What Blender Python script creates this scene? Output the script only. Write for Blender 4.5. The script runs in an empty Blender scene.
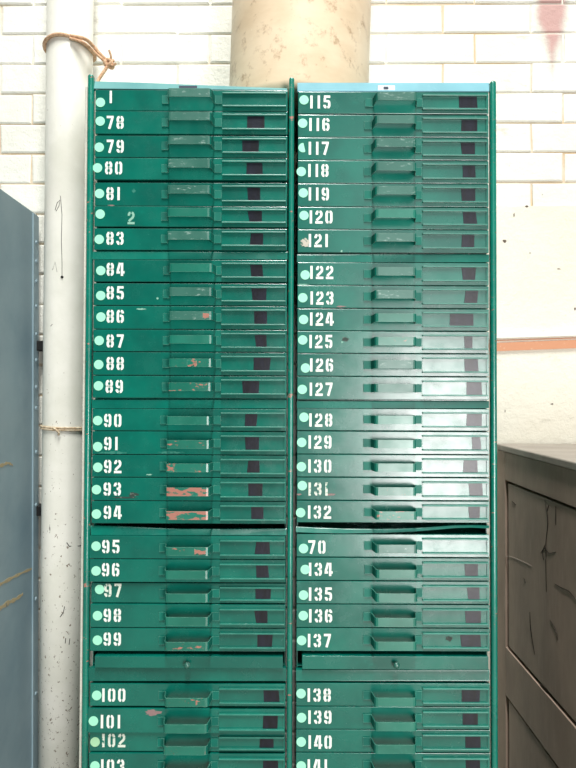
import bpy, bmesh, math, random
from mathutils import Vector, Matrix, Euler
random.seed(7)
SC = bpy.context.scene
COL = SC.collection
R = math.radians

# ------------------------------------------------------------------ camera
FPX, D, CZ = 600.0, 1.2, 1.45
ROT = Euler((R(91.0), 0, 0)).to_matrix() @ Matrix.Rotation(R(0.2), 3, 'Z')
CAM = Vector((0, -D, CZ))
cd = bpy.data.cameras.new('camera')
cam = bpy.data.objects.new('camera', cd)
COL.objects.link(cam)
cam.location = CAM
cam.rotation_euler = ROT.to_euler()
cd.sensor_fit = 'VERTICAL'
cd.sensor_height = 36.0
cd.lens = 36.0 * FPX / 768.0
cd.clip_start = 0.02
SC.camera = cam


def at(px, py, Y=0.0):
    """point of the plane at depth Y seen at a pixel of the photograph"""
    d = ROT @ Vector(((px - 288) / FPX, -(py - 384) / FPX, -1))
    t = (Y - CAM.y) / d.y
    return CAM + d * t


def zat(py, Y=0.0, px=288):
    return at(px, py, Y).z


def xat(px, Y=0.0, py=394):
    return at(px, py, Y).x


# ------------------------------------------------------------------ mesh helpers
def box(bm, x0, x1, y0, y1, z0, z1, bev=0.0, seg=1):
    vs = [bm.verts.new(p) for p in ((x0, y0, z0), (x1, y0, z0), (x1, y1, z0), (x0, y1, z0),
                                    (x0, y0, z1), (x1, y0, z1), (x1, y1, z1), (x0, y1, z1))]
    fs = [bm.faces.new([vs[i] for i in f]) for f in
          ((0, 1, 2, 3), (7, 6, 5, 4), (0, 4, 5, 1), (1, 5, 6, 2), (2, 6, 7, 3), (3, 7, 4, 0))]
    bmesh.ops.recalc_face_normals(bm, faces=fs)
    if bev > 0:
        es = list({e for f in fs for e in f.edges})
        bmesh.ops.bevel(bm, geom=es, offset=bev, segments=seg, affect='EDGES', profile=0.5)


def prism(bm, front, y0, y1):
    """extrude an (x,z) outline from y0 to y1"""
    a = [bm.verts.new((x, y0, z)) for x, z in front]
    b = [bm.verts.new((x, y1, z)) for x, z in front]
    n = len(a)
    fs = [bm.faces.new(a), bm.faces.new(b[::-1])]
    for i in range(n):
        j = (i + 1) % n
        fs.append(bm.faces.new((a[i], b[i], b[j], a[j])))
    bmesh.ops.recalc_face_normals(bm, faces=fs)


def lathe(bm, prof, n=48, centre=(0, 0), lean=None):
    rings = []
    for r, z in prof:
        rings.append([bm.verts.new((centre[0] + r * math.cos(2 * math.pi * i / n),
                                    centre[1] + r * math.sin(2 * math.pi * i / n), z)) for i in range(n)])
    for a, b in zip(rings, rings[1:]):
        for i in range(n):
            f = bm.faces.new((a[i], a[(i + 1) % n], b[(i + 1) % n], b[i]))
            f.smooth = True
    if prof[0][0] > 1e-6:
        bm.faces.new(rings[0][::-1])
    if prof[-1][0] > 1e-6:
        bm.faces.new(rings[-1])


def tube(bm, pts, r, n=8, closed=False, rr=None):
    pts = [Vector(p) for p in pts]
    rings = []
    N = len(pts)
    up = Vector((0.13, 0.31, 0.94))
    for i, p in enumerate(pts):
        a = pts[(i - 1) % N] if (closed or i > 0) else p
        b = pts[(i + 1) % N] if (closed or i < N - 1) else p
        t = (b - a).normalized()
        u = t.cross(up)
        if u.length < 1e-3:
            u = t.cross(Vector((1, 0, 0)))
        u.normalize()
        v = t.cross(u)
        q = rr[i] if rr else r
        rings.append([bm.verts.new(p + u * q * math.cos(2 * math.pi * k / n) + v * q * math.sin(2 * math.pi * k / n))
                      for k in range(n)])
    m = N if closed else N - 1
    for i in range(m):
        a, b = rings[i], rings[(i + 1) % N]
        for k in range(n):
            f = bm.faces.new((a[k], a[(k + 1) % n], b[(k + 1) % n], b[k]))
            f.smooth = True
    if not closed:
        bm.faces.new(rings[0][::-1])
        bm.faces.new(rings[-1])


def spline(pts, n=8):
    pts = [Vector(p) for p in pts]
    out = []
    for i in range(len(pts) - 1):
        p0 = pts[max(i - 1, 0)]; p1 = pts[i]; p2 = pts[i + 1]; p3 = pts[min(i + 2, len(pts) - 1)]
        for k in range(n):
            t = k / n
            out.append(0.5 * ((2 * p1) + (p2 - p0) * t + (2 * p0 - 5 * p1 + 4 * p2 - p3) * t * t
                              + (3 * p1 - p0 - 3 * p2 + p3) * t * t * t))
    out.append(pts[-1])
    return out


def wpos(o):
    p = Vector((0, 0, 0))
    while o is not None:
        p += o.location
        o = o.parent
    return p


def obj(name, bm, mat, parent=None, origin=None, smooth=False):
    """link a bmesh given in world coordinates as ONE object"""
    if origin is None:
        origin = wpos(parent) if parent else Vector((0, 0, 0))
    origin = Vector(origin)
    bmesh.ops.translate(bm, verts=bm.verts, vec=-origin)
    me = bpy.data.meshes.new(name)
    if smooth:
        for f in bm.faces:
            f.smooth = True
    bm.to_mesh(me)
    bm.free()
    for m in (mat if isinstance(mat, (list, tuple)) else [mat]):
        me.materials.append(m)
    o = bpy.data.objects.new(name, me)
    COL.objects.link(o)
    if parent:
        o.parent = parent
        o.location = origin - wpos(parent)
    else:
        o.location = origin
    return o


def thing(name, label, cat, loc, group=None):
    o = bpy.data.objects.new(name, None)
    COL.objects.link(o)
    o.empty_display_size = 0.05
    o.location = loc
    o['label'] = label
    o['category'] = cat
    if group:
        o['group'] = group
    return o


def structure(o):
    o['kind'] = 'structure'
    return o


# ------------------------------------------------------------------ materials
def srgb(r, g, b):
    f = lambda c: (c / 255 / 12.92) if c <= 10 else ((c / 255 + 0.055) / 1.055) ** 2.4
    return (f(r), f(g), f(b), 1)


class Mat:
    def __init__(self, name, rough=0.5, spec=0.5, metallic=0.0):
        self.m = bpy.data.materials.new(name)
        self.m.use_nodes = True
        self.t = self.m.node_tree
        self.b = self.t.nodes['Principled BSDF']
        self.b.inputs['Roughness'].default_value = rough
        self.b.inputs['Specular IOR Level'].default_value = spec
        self.b.inputs['Metallic'].default_value = metallic
        tc = self.n('ShaderNodeTexCoord')
        oi = self.n('ShaderNodeObjectInfo')
        self.obj = tc.outputs['Object']
        mul = self.n('ShaderNodeMath', operation='MULTIPLY'); self.l(oi.outputs['Random'], mul.inputs[0]); mul.inputs[1].default_value = 37.0
        cmb = self.n('ShaderNodeCombineXYZ'); self.l(mul.outputs[0], cmb.inputs[0]); self.l(mul.outputs[0], cmb.inputs[2])
        add = self.n('ShaderNodeVectorMath', operation='ADD'); self.l(self.obj, add.inputs[0]); self.l(cmb.outputs[0], add.inputs[1])
        self.vec = add.outputs[0]
        self.rnd = oi.outputs['Random']

    def n(self, t, **k):
        x = self.t.nodes.new(t)
        for a, v in k.items():
            setattr(x, a, v)
        return x

    def l(self, a, b):
        self.t.links.new(a, b)

    def noise(self, scale, detail=4, rough=0.6, stretch=None, vec=None):
        v = vec or self.vec
        if stretch:
            mp = self.n('ShaderNodeMapping'); mp.inputs['Scale'].default_value = stretch
            self.l(v, mp.inputs['Vector']); v = mp.outputs[0]
        x = self.n('ShaderNodeTexNoise')
        x.inputs['Scale'].default_value = scale; x.inputs['Detail'].default_value = detail; x.inputs['Roughness'].default_value = rough
        self.l(v, x.inputs['Vector'])
        return x.outputs['Fac']

    def ramp(self, fac, a, b, lo=0.0, hi=1.0):
        x = self.n('ShaderNodeMapRange', interpolation_type='SMOOTHSTEP')
        x.inputs['From Min'].default_value = a; x.inputs['From Max'].default_value = b
        x.inputs['To Min'].default_value = lo; x.inputs['To Max'].default_value = hi
        self.l(fac, x.inputs['Value'])
        return x.outputs[0]

    def math(self, op, a, b=None):
        x = self.n('ShaderNodeMath', operation=op)
        for i, v in enumerate((a, b)):
            if v is None:
                continue
            if isinstance(v, (int, float)):
                x.inputs[i].default_value = v
            else:
                self.l(v, x.inputs[i])
        return x.outputs[0]

    def mix(self, fac, a, b):
        x = self.n('ShaderNodeMix', data_type='RGBA')
        if isinstance(fac, (int, float)):
            x.inputs[0].default_value = fac
        else:
            self.l(fac, x.inputs[0])
        for i, v in ((6, a), (7, b)):
            if isinstance(v, tuple):
                x.inputs[i].default_value = v
            else:
                self.l(v, x.inputs[i])
        return x.outputs[2]

    def color(self, c):
        if isinstance(c, tuple):
            self.b.inputs['Base Color'].default_value = c
        else:
            self.l(c, self.b.inputs['Base Color'])
        return self

    def rough(self, s):
        self.l(s, self.b.inputs['Roughness'])
        return self

    def bump(self, h, strength=0.2, dist=0.001):
        x = self.n('ShaderNodeBump')
        x.inputs['Strength'].default_value = strength; x.inputs['Distance'].default_value = dist
        self.l(h, x.inputs['Height']); self.l(x.outputs[0], self.b.inputs['Normal'])
        return self


GREEN = srgb(3, 114, 97)
GREEN_D = srgb(2, 94, 81)
GREEN_L = srgb(16, 134, 115)
BARE = srgb(172, 118, 103)
PALE = srgb(150, 178, 168)


def green_paint(name, wear=0.0, scuff=0.5, base=(GREEN_D, GREEN, GREEN_L), rough=0.24, spec=0.9, edge=0.0):
    m = Mat(name, rough, spec)
    big = m.noise(9, 3, 0.55)
    c = m.mix(m.ramp(big, 0.3, 0.7), base[0], base[1])
    fine = m.noise(60, 5, 0.7)
    c = m.mix(m.ramp(fine, 0.55, 0.8, 0, 0.5), c, base[2])
    # per-object tone
    c = m.mix(m.ramp(m.rnd, 0.0, 1.0, 0.0, 0.35), c, base[0])
    # fine pale scratches and scuffs
    sc = m.noise(150, 6, 0.75, (0.35, 1, 1.0))
    c = m.mix(m.ramp(sc, 0.73 - 0.05 * scuff, 0.80 - 0.05 * scuff, 0, 0.7), c, PALE)
    if wear > 0:
        w = m.noise(70, 5, 0.6, (0.5, 1, 1.3))
        lo = 0.72 - 0.34 * wear
        c = m.mix(m.ramp(w, lo, lo + 0.03), c, BARE)
        c = m.mix(m.ramp(m.noise(220, 4), 0.64, 0.7, 0, 0.7), c, srgb(150, 90, 74))
    if edge > 0:                     # paint rubbed pale along the folded edges
        bv = m.n('ShaderNodeBevel', samples=4)
        bv.inputs['Radius'].default_value = 0.0011
        ge = m.n('ShaderNodeNewGeometry')
        dt = m.n('ShaderNodeVectorMath', operation='DOT_PRODUCT')
        m.l(bv.outputs[0], dt.inputs[0]); m.l(ge.outputs['Normal'], dt.inputs[1])
        em = m.ramp(dt.outputs['Value'], 0.99, 0.86, 0, edge)
        em = m.math('MULTIPLY', em, m.ramp(m.noise(80, 4, 0.6), 0.35, 0.6, 0.25, 1.0))
        c = m.mix(em, c, srgb(142, 196, 176))
    m.color(c)
    m.rough(m.ramp(m.noise(25, 5, 0.65), 0.3, 0.75, rough - 0.03, rough + 0.06))
    m.bump(m.noise(45, 4, 0.5), 0.05, 0.002)
    return m.m


M_DRAWER = green_paint('green enamel')
M_HOLD = green_paint('green enamel label frame', scuff=0.8)
M_RAIL = green_paint('green enamel rolled rail', scuff=0.9, base=(srgb(6, 108, 92), srgb(12, 124, 106), srgb(60, 160, 140)), rough=0.38, edge=0.6)
M_CARC = green_paint('green enamel carcass', scuff=0.9)
M_POST = green_paint('green enamel post', wear=0.18, scuff=1.0, base=(srgb(5, 108, 92), srgb(8, 128, 108), srgb(40, 150, 128)))
M_TAB = green_paint('green enamel tab', edge=0.75, rough=0.48, spec=0.35)
M_LIDL_SKY = green_paint('green lid with greyish sky sheen in colour', scuff=1.2, base=(srgb(84, 146, 146), srgb(104, 162, 160), srgb(110, 170, 166)), rough=0.6, spec=0.3)  # left lid: sky reflection on green enamel put into the base colour
M_LID = green_paint('green lid with bluish sky sheen in colour', scuff=1.2, base=(srgb(104, 160, 172), srgb(124, 180, 192), srgb(150, 200, 208)), rough=0.6, spec=0.3)  # right lid: paler still, its bluish sky reflection painted into the colour
M_H = [green_paint('handle paint %d' % i, wear=w, scuff=1.3, base=(srgb(12, 104, 86), srgb(26, 122, 102), srgb(64, 140, 122)), rough=0.31, edge=0.7)
       for i, w in enumerate((0.0, 0.25, 0.5, 0.78))]
M_HS = [green_paint('scuffed handle paint', wear=0.0, scuff=3.0, base=(srgb(36, 98, 84), srgb(56, 113, 99), srgb(100, 140, 126)), rough=0.36, edge=0.6)]


def flat_paint(name, c, worn=GREEN, amount=0.0, rough=0.55):
    m = Mat(name, rough, 0.3)
    k = m.noise(130, 5, 0.65)
    lo = 0.74 - amount * 0.3
    m.color(m.mix(m.ramp(k, lo, lo + 0.05), c, worn))
    return m.m


M_NUM = flat_paint('white stencil paint', srgb(238, 244, 236), amount=0.25)
M_NUMW = flat_paint('worn stencil paint', srgb(220, 230, 216), amount=0.6)
M_NUMF = flat_paint('faded stencil paint', srgb(138, 188, 168), amount=0.3)
M_DOT = flat_paint('mint sticker', srgb(164, 240, 206), worn=srgb(136, 216, 184), amount=0.2)
M_DOTY = flat_paint('yellowed mint sticker', srgb(170, 220, 176), worn=srgb(150, 190, 150), amount=0.4)
M_RESID = flat_paint('sticker residue', srgb(196, 190, 176), worn=srgb(70, 110, 96), amount=0.7)
M_DIRT = flat_paint('dark smudge', srgb(52, 66, 60), worn=srgb(120, 130, 120), amount=0.6)
M_GREYED = flat_paint('greyed scuff', srgb(54, 128, 112), worn=srgb(12, 110, 96), amount=0.8)
M_PINK = flat_paint('pinkish scuff', srgb(146, 120, 118), worn=srgb(60, 120, 104), amount=0.5)


def tape_mat():
    m = Mat('dark cloth tape', 0.32, 0.6)
    k = m.noise(90, 4, 0.6, (1, 1, 0.25))
    c = m.mix(m.ramp(k, 0.3, 0.75), srgb(9, 12, 20), srgb(24, 28, 44))
    m.color(c)
    m.bump(m.noise(260, 3), 0.2, 0.001)
    return m.m


M_TAPE = tape_mat()
M_STICK = flat_paint('dark grey label', srgb(66, 78, 92), worn=srgb(90, 104, 116), amount=0.3)
M_STICKW = flat_paint('white label', srgb(232, 240, 244), worn=srgb(180, 200, 208), amount=0.2)


def brick_mat(name, light, dim, spot=0.5, stain=False):
    m = Mat(name, 0.6, 0.3)
    v = m.obj
    k = m.noise(3.0, 5, 0.6, vec=v)
    c = m.mix(m.ramp(k, 0.35, 0.7), light, dim)
    k2 = m.noise(28, 6, 0.7, vec=v)
    c = m.mix(m.ramp(k2, 0.66, 0.76, 0, spot), c, srgb(196, 186, 164))
    k3 = m.noise(48, 6, 0.75, vec=v)
    c = m.mix(m.ramp(k3, 0.69, 0.73, 0, 0.8 * spot), c, srgb(118, 106, 92))
    k4 = m.noise(11, 7, 0.75, vec=v, stretch=(0.6, 1, 1.3))
    c = m.mix(m.ramp(k4, 0.58, 0.72, 0, 0.7 * spot), c, srgb(190, 184, 168))
    if stain:
        p = at(552, 10, 0.4)
        xyz = m.n('ShaderNodeSeparateXYZ'); m.l(v, xyz.inputs[0])
        dx = m.math('ABSOLUTE', m.math('SUBTRACT', xyz.outputs[0], p.x))
        z0 = at(552, 66, 0.4).z
        w = m.math('MULTIPLY', m.math('SUBTRACT', xyz.outputs[2], z0), 0.30)
        dd = m.math('SUBTRACT', m.math('MINIMUM', w, 0.040), dx)
        dd = m.math('ADD', dd, m.math('MULTIPLY', m.math('SUBTRACT', m.noise(26, 5, 0.7, vec=v), 0.5), 0.03))
        f = m.ramp(dd, -0.012, 0.018, 0, 0.75)
        c = m.mix(m.ramp(dd, -0.03, 0.004, 0, 0.4), c, srgb(178, 186, 172))
        c = m.mix(f, c, srgb(186, 130, 126))
    m.color(c)
    m.bump(m.noise(38, 7, 0.7, vec=v), 0.6, 0.006)
    return m.m


M_BRICK = brick_mat('white painted brick', srgb(240, 239, 230), srgb(226, 225, 214), 0.8, True)
M_MORT = brick_mat('painted mortar joint', srgb(226, 224, 213), srgb(204, 180, 146), 0.8)
M_PLAS = brick_mat('cream painted plaster', srgb(236, 232, 217), srgb(228, 222, 204), 1.1)


def pipe_mat():
    m = Mat('chipped white pipe paint', 0.42, 0.4)
    v = m.obj
    k = m.noise(6, 5, 0.6, vec=v)
    c = m.mix(m.ramp(k, 0.35, 0.7), srgb(234, 232, 222), srgb(218, 217, 204))
    xyz = m.n('ShaderNodeSeparateXYZ'); m.l(v, xyz.inputs[0])
    # chips get denser towards the knee-high part of the pipe
    dense = m.ramp(xyz.outputs[2], 0.72, 2.0, 0.115, 0.02)
    k2 = m.noise(135, 5, 0.65, vec=v, stretch=(1, 1, 0.8))
    f = m.ramp(m.math('ADD', k2, dense), 0.735, 0.76, 0, 0.9)
    c = m.mix(f, c, srgb(110, 88, 66))
    k3 = m.noise(24, 4, 0.7, vec=v, stretch=(1.6, 1, 0.35))
    c = m.mix(m.ramp(k3, 0.71, 0.74, 0, 0.75), c, srgb(70, 62, 56))
    m.color(c)
    m.bump(m.noise(40, 5, 0.6, vec=v), 0.25, 0.003)
    return m.m


M_PIPE = pipe_mat()


def drum_mat():
    m = Mat('tan fibreboard', 0.42, 0.45)
    v = m.obj
    k = m.noise(5, 5, 0.6, vec=v, stretch=(1, 1, 2.2))
    c = m.mix(m.ramp(k, 0.3, 0.75), srgb(234, 214, 184), srgb(214, 188, 154))
    k2 = m.noise(30, 6, 0.72, vec=v)
    c = m.mix(m.ramp(k2, 0.54, 0.7, 0, 0.7), c, srgb(160, 126, 92))
    k3 = m.noise(14, 6, 0.75, vec=v, stretch=(1, 1, 0.6))
    c = m.mix(m.ramp(k3, 0.66, 0.72, 0, 0.6), c, srgb(240, 226, 200))
    m.color(c)
    m.rough(m.ramp(m.noise(9, 4, 0.6, vec=v), 0.3, 0.7, 0.34, 0.55))
    m.bump(m.noise(30, 5, 0.6, vec=v), 0.15, 0.003)
    return m.m


M_DRUM = drum_mat()


def rope_mat(name, a, b):
    m = Mat(name, 0.85, 0.2)
    k = m.noise(160, 4, 0.6)
    m.color(m.mix(m.ramp(k, 0.3, 0.7), a, b))
    m.bump(m.noise(300, 3), 0.6, 0.002)
    return m.m


M_ROPE = rope_mat('jute rope', srgb(222, 188, 154), srgb(184, 140, 108))
M_WIRE = rope_mat('painted tie wire', srgb(216, 204, 178), srgb(168, 140, 108))


def steel_mat():
    m = Mat('blue grey steel paint', 0.36, 0.5)
    v = m.obj
    k = m.noise(3.2, 5, 0.62, vec=v)
    c = m.mix(m.ramp(k, 0.3, 0.72), srgb(146, 167, 173), srgb(120, 144, 154))
    k2 = m.noise(60, 6, 0.7, vec=v, stretch=(1, 1, 0.5))
    c = m.mix(m.ramp(k2, 0.7, 0.76, 0, 0.6), c, srgb(60, 66, 74))
    k3 = m.noise(18, 6, 0.7, vec=v)
    c = m.mix(m.ramp(k3, 0.68, 0.75, 0, 0.4), c, srgb(120, 130, 140))
    m.color(c)
    m.bump(m.noise(7, 3, 0.5, vec=v), 0.15, 0.01)
    return m.m


M_STEEL = steel_mat()
M_STRIP = flat_paint('old yellow tape residue', srgb(176, 160, 124), worn=srgb(110, 118, 116), amount=0.5)
M_BLACK = flat_paint('black iron', srgb(26, 26, 26), worn=srgb(50, 46, 42), amount=0.4)


def wood_mat(name, a, b, c3, spotc, dust=0.0):
    m = Mat(name, 0.5, 0.35)
    v = m.obj
    k = m.noise(5, 6, 0.6, vec=v, stretch=(1, 2.5, 1))
    c = m.mix(m.ramp(k, 0.3, 0.72), a, b)
    k2 = m.noise(40, 5, 0.7, vec=v, stretch=(1, 3.5, 0.35))
    c = m.mix(m.ramp(k2, 0.5, 0.8, 0, 0.5), c, c3)
    k3 = m.noise(16, 7, 0.8, vec=v, stretch=(1, 2.2, 0.7))
    c = m.mix(m.ramp(k3, 0.66, 0.70, 0, 0.8), c, spotc)
    m.color(c)
    m.bump(m.noise(36, 5, 0.6, vec=v, stretch=(1, 3, 0.4)), 0.2, 0.003)
    return m.m


M_WOOD = wood_mat('dark weathered timber', srgb(172, 150, 134), srgb(150, 131, 117), srgb(184, 165, 150), srgb(60, 48, 42))
M_WTOP = wood_mat('dusty timber top', srgb(168, 160, 150), srgb(146, 136, 126), srgb(186, 178, 168), srgb(84, 76, 70))
M_ORANGE = flat_paint('salmon painted batten', srgb(204, 146, 112), worn=srgb(216, 176, 146), amount=0.4)
M_TRIMW = flat_paint('cream painted ledge', srgb(236, 234, 224), worn=srgb(190, 182, 168), amount=0.3)


def floor_mat():
    m = Mat('worn concrete', 0.7, 0.3)
    v = m.obj
    m.color(m.mix(m.noise(2.5, 6, 0.6, vec=v), srgb(150, 145, 136), srgb(120, 116, 108)))
    return m.m


M_FLOOR = floor_mat()

# ------------------------------------------------------------------ the setting
WY = 0.40                       # face of the back wall
bm = bmesh.new()
box(bm, -3.5, 3.5, -4.5, WY + 0.2, -0.12, 0.0)
structure(obj('floor', bm, M_FLOOR))

# painted brick wall: bricks stand 5 mm proud of the joints
bm = bmesh.new()
box(bm, -3.3, 3.3, WY + 0.005, WY + 0.2, 0.0, 3.3)
for f in bm.faces:
    f.material_index = 1
SL = R(0.35)                    # the courses rise slightly to the right
pitch = 30.4 / FPX * (D + WY)
LEN = 89.4 / FPX * (D + WY)
zrow0 = at(288, 33.5, WY).z     # underside of the second course from the picture's top
xA = at(443, 20, WY).x
xB = at(475, 45, WY).x
for r in range(-12, 28):
    z1 = zrow0 + pitch - r * pitch     # r = 0: course above zrow0
    z0 = z1 - pitch
    off = xA if r % 2 == 0 else xB
    for k in range(-15, 14):
        x0 = off + k * LEN
        x1 = x0 + LEN
        if x0 < -3.25 or x1 > 3.25:
            continue
        g = 0.0026
        j = lambda s=0.0016: random.uniform(-s, s)
        zc = lambda x: (x * math.tan(SL))
        c0 = [(x0 + g + j(), z0 + g + j()), (x1 - g + j(), z0 + g + j()), (x1 - g + j(), z1 - g + j()), (x0 + g + j(), z1 - g + j())]
        c0 = [(x, z + zc(x)) for x, z in c0]
        if min(z for _, z in c0) < 0.005 or max(z for _, z in c0) > 3.28:
            continue
        yo = WY + random.uniform(-0.0008, 0.0022)
        ins = 0.0035
        cx = sum(p[0] for p in c0) / 4; cz = sum(p[1] for p in c0) / 4
        b = [bm.verts.new((x, WY + 0.0055, z)) for x, z in c0]
        mid = [bm.verts.new((x, yo + 0.002, z)) for x, z in c0]
        fr = [bm.verts.new((x + (ins if x < cx else -ins), yo, z + (ins if z < cz else -ins))) for x, z in c0]
        for ring0, ring1 in ((b, mid), (mid, fr)):
            for i in range(4):
                bm.faces.new((ring0[i], ring0[(i + 1) % 4], ring1[(i + 1) % 4], ring1[i]))
        bm.faces.new(fr)
structure(obj('wall_back', bm, [M_BRICK, M_MORT]))

# smooth plastered dado in front of the bricks, right of the cabinets
PY = WY - 0.006
zt = at(540, 206, PY).z
bm = bmesh.new()
x0 = xat(470, PY)
prism(bm, [(x0, 0), (3.3, 0), (3.3, zt + 0.012), (1.2, zt + 0.006), (0.75, zt + 0.001), (0.6, zt - 0.001), (x0, zt)], PY, WY + 0.004)
WR = structure(obj('wall_right', bm, M_PLAS))
M_WMARK = flat_paint('wall mark', srgb(96, 84, 72), worn=srgb(200, 190, 170), amount=0.6)
bm = bmesh.new()
for a, b, rx, rz in ((504.5, 241, 2.6, 2.2), (575, 309, 1.2, 1.6), (527, 206.5, 2, 1.2), (543, 332, 1.6, 1.2), (514, 215, 0.8, 2.2), (559, 269, 2.4, 0.6), (530, 253, 1, 0.6), (552, 404, 2, 0.7), (505, 411, 0.5, 1.8)):
    p = at(a, b, PY)
    k = (D + PY) / FPX
    prism(bm, [(p.x + rx * k * random.uniform(.5, 1.1) * math.cos(t), p.z + rz * k * random.uniform(.5, 1.1) * math.sin(t)) for t in [i * math.pi / 7 for i in range(14)]], PY - 0.0004, PY)
obj('stain', bm, M_WMARK, WR)

# salmon batten with a thin cream ledge above it, a little crooked
def wallstrip(bm, a, b, h0, h1, y):
    """strip between photo points a (left) and b (right), h0..h1 in px below"""
    p = at(*a, y); q = at(*b, y)
    s = (q.z - p.z) / (q.x - p.x)
    k = 1 / FPX * (D + y)
    xl, xr = p.x - 0.05, 3.2
    zl, zr = p.z + s * (xl - p.x), p.z + s * (1.2 - p.x)
    return [(xl, zl - h1 * k), (1.2, zr - h1 * k), (xr, zr - h1 * k), (xr, zr - h0 * k), (1.2, zr - h0 * k), (xl, zl - h0 * k)]

bm = bmesh.new()
prism(bm, wallstrip(bm, (498, 340), (576, 337.5), 0, 0.9, PY), PY - 0.004, PY)
prism(bm, wallstrip(bm, (498, 343.0), (576, 340.0), 0, 8.2, PY), PY - 0.006, PY)
structure(obj('trim_1', bm, M_ORANGE))
bm = bmesh.new()
prism(bm, wallstrip(bm, (498, 333), (576, 330.5), 0, 5.5, PY), PY - 0.009, PY)
structure(obj('trim_2', bm, M_TRIMW))

# ------------------------------------------------------------------ stencil numerals
S = 0.092   # half stroke
G = {
    '0': [[(.25, .91), (.16, .89), (.105, .79), (.105, .21), (.16, .11), (.25, .09)], [(.33, .91), (.42, .89), (.475, .79), (.475, .21), (.42, .11), (.33, .09)]],
    '1': [[(.10, 0), (.10, 1)]],
    '2': [[(.105, .68), (.105, .79), (.16, .89), (.25, .91)], [(.33, .91), (.42, .89), (.475, .79), (.475, .65), (.42, .54), (.16, .29), (.12, .22)], [(0, .085), (.58, .085)]],
    '3': [[(.105, .70), (.105, .79), (.16, .89), (.25, .91)], [(.33, .91), (.42, .89), (.475, .79), (.475, .64), (.41, .53), (.25, .515)],
          [(.38, .50), (.43, .47), (.475, .37), (.475, .21), (.42, .11), (.33, .09)], [(.105, .30), (.105, .21), (.16, .11), (.25, .09)]],
    '4': [[(.27, 1.0), (.09, .38)], [(0, .27), (.27, .27)], [(.43, 0), (.43, 1)], [(.53, .27), (.62, .27)]],
    '5': [[(.06, .915), (.55, .915)], [(.13, .82), (.13, .49)], [(.235, .56), (.38, .56), (.45, .52), (.475, .42), (.475, .21), (.42, .11), (.33, .09)],
          [(.105, .28), (.105, .21), (.16, .11), (.25, .09)]],
    '6': [[(.25, .91), (.16, .89), (.105, .79), (.105, .21), (.16, .11), (.25, .09)], [(.33, .91), (.42, .89), (.475, .81), (.475, .72)],
          [(.25, .54), (.38, .54), (.45, .50), (.475, .42), (.475, .21), (.42, .11), (.33, .09)]],
    '7': [[(.02, .915), (.56, .915)], [(.46, .82), (.22, 0)]],
    '8': [[(.25, .91), (.16, .89), (.105, .79), (.105, .64), (.16, .545), (.25, .52)], [(.33, .91), (.42, .89), (.475, .79), (.475, .64), (.42, .545), (.33, .52)],
          [(.25, .50), (.16, .475), (.105, .38), (.105, .21), (.16, .11), (.25, .09)], [(.33, .50), (.42, .475), (.475, .38), (.475, .21), (.42, .11), (.33, .09)]],
}
G['9'] = [[(.58 - x, 1 - z) for x, z in p] for p in G['6']]


def stroke(bm, pts, hw, f, y):
    pts = [Vector(p) for p in pts]
    L, Rr = [], []
    for i, p in enumerate(pts):
        a = (p - pts[i - 1]).normalized() if i > 0 else None
        b = (pts[i + 1] - p).normalized() if i < len(pts) - 1 else None
        if a is None: t = b; k = 1
        elif b is None: t = a; k = 1
        else:
            t = (a + b).normalized(); k = 1 / max(0.6, t.dot(a))
        nrm = Vector((-t.y, t.x)) * hw * k
        L.append(p + nrm); Rr.append(p - nrm)
    vl = [bm.verts.new((*f(q)[:1], y, f(q)[1])) for q in L]
    vr = [bm.verts.new((*f(q)[:1], y, f(q)[1])) for q in Rr]
    for i in range(len(pts) - 1):
        bm.faces.new((vl[i], vl[i + 1], vr[i + 1], vr[i]))


def numeral(text, px, py, h_px=13.2):
    """stencilled number; px = left end, py = centre, photo pixels on the drawer fronts"""
    k = D / FPX
    p = at(px, py)
    h = h_px * k
    bm = bmesh.new()
    x = 0.0
    for i, ch in enumerate(text):
        sx = 0.98
        for st in G[ch]:
            stroke(bm, st, S, lambda q: (p.x + (x + q[0] * sx) * h, p.z + (q[1] - 0.5) * h), 0)
        nxt = text[i + 1] if i + 1 < len(text) else ''
        x += (0.56 if nxt == '1' else 0.43) if ch == '1' else (0.84 if nxt == '1' else 0.76)
    return bm


# ------------------------------------------------------------------ drawers
K = D / FPX                      # metres per photo pixel on the drawer fronts
HOUT = 0.028                     # how far a pull stands out
COLS = {'L': dict(x0=92.3, x1=287.0, tl=(160.2, 167.5), tr=(212.5, 220.3), hold=(221.0, 285.3)),
        'R': dict(x0=296.8, x1=489.6, tl=(363.4, 371.8), tr=(414.3, 421.5), hold=(422.3, 487.2))}
for c in COLS.values():
    c['X'] = {k: (tuple(xat(v) for v in vv) if isinstance(vv, tuple) else xat(vv)) for k, vv in list(c.items())}


HSHIFT = {'84': 2.4, '85': 2.4, '86': 2.6, '87': 2.6, '88': 2.4, '89': 2.0, '90': 0.6, '91': 0.8, '92': 0.4, '93': 0.6, '94': 0.4, '95': 0.6, '96': 0.2, '97': 0.2, '98': 0.6, '99': 0.6, '100': 0.8, '101': 0.2, '102': -0.6, '103': 0.0,
          '115': 1.2, '116': 0.4, '119': 0.4, '70': 0.8, '132': 0.8, '134': 1.2, '135': 0.8}


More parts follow.
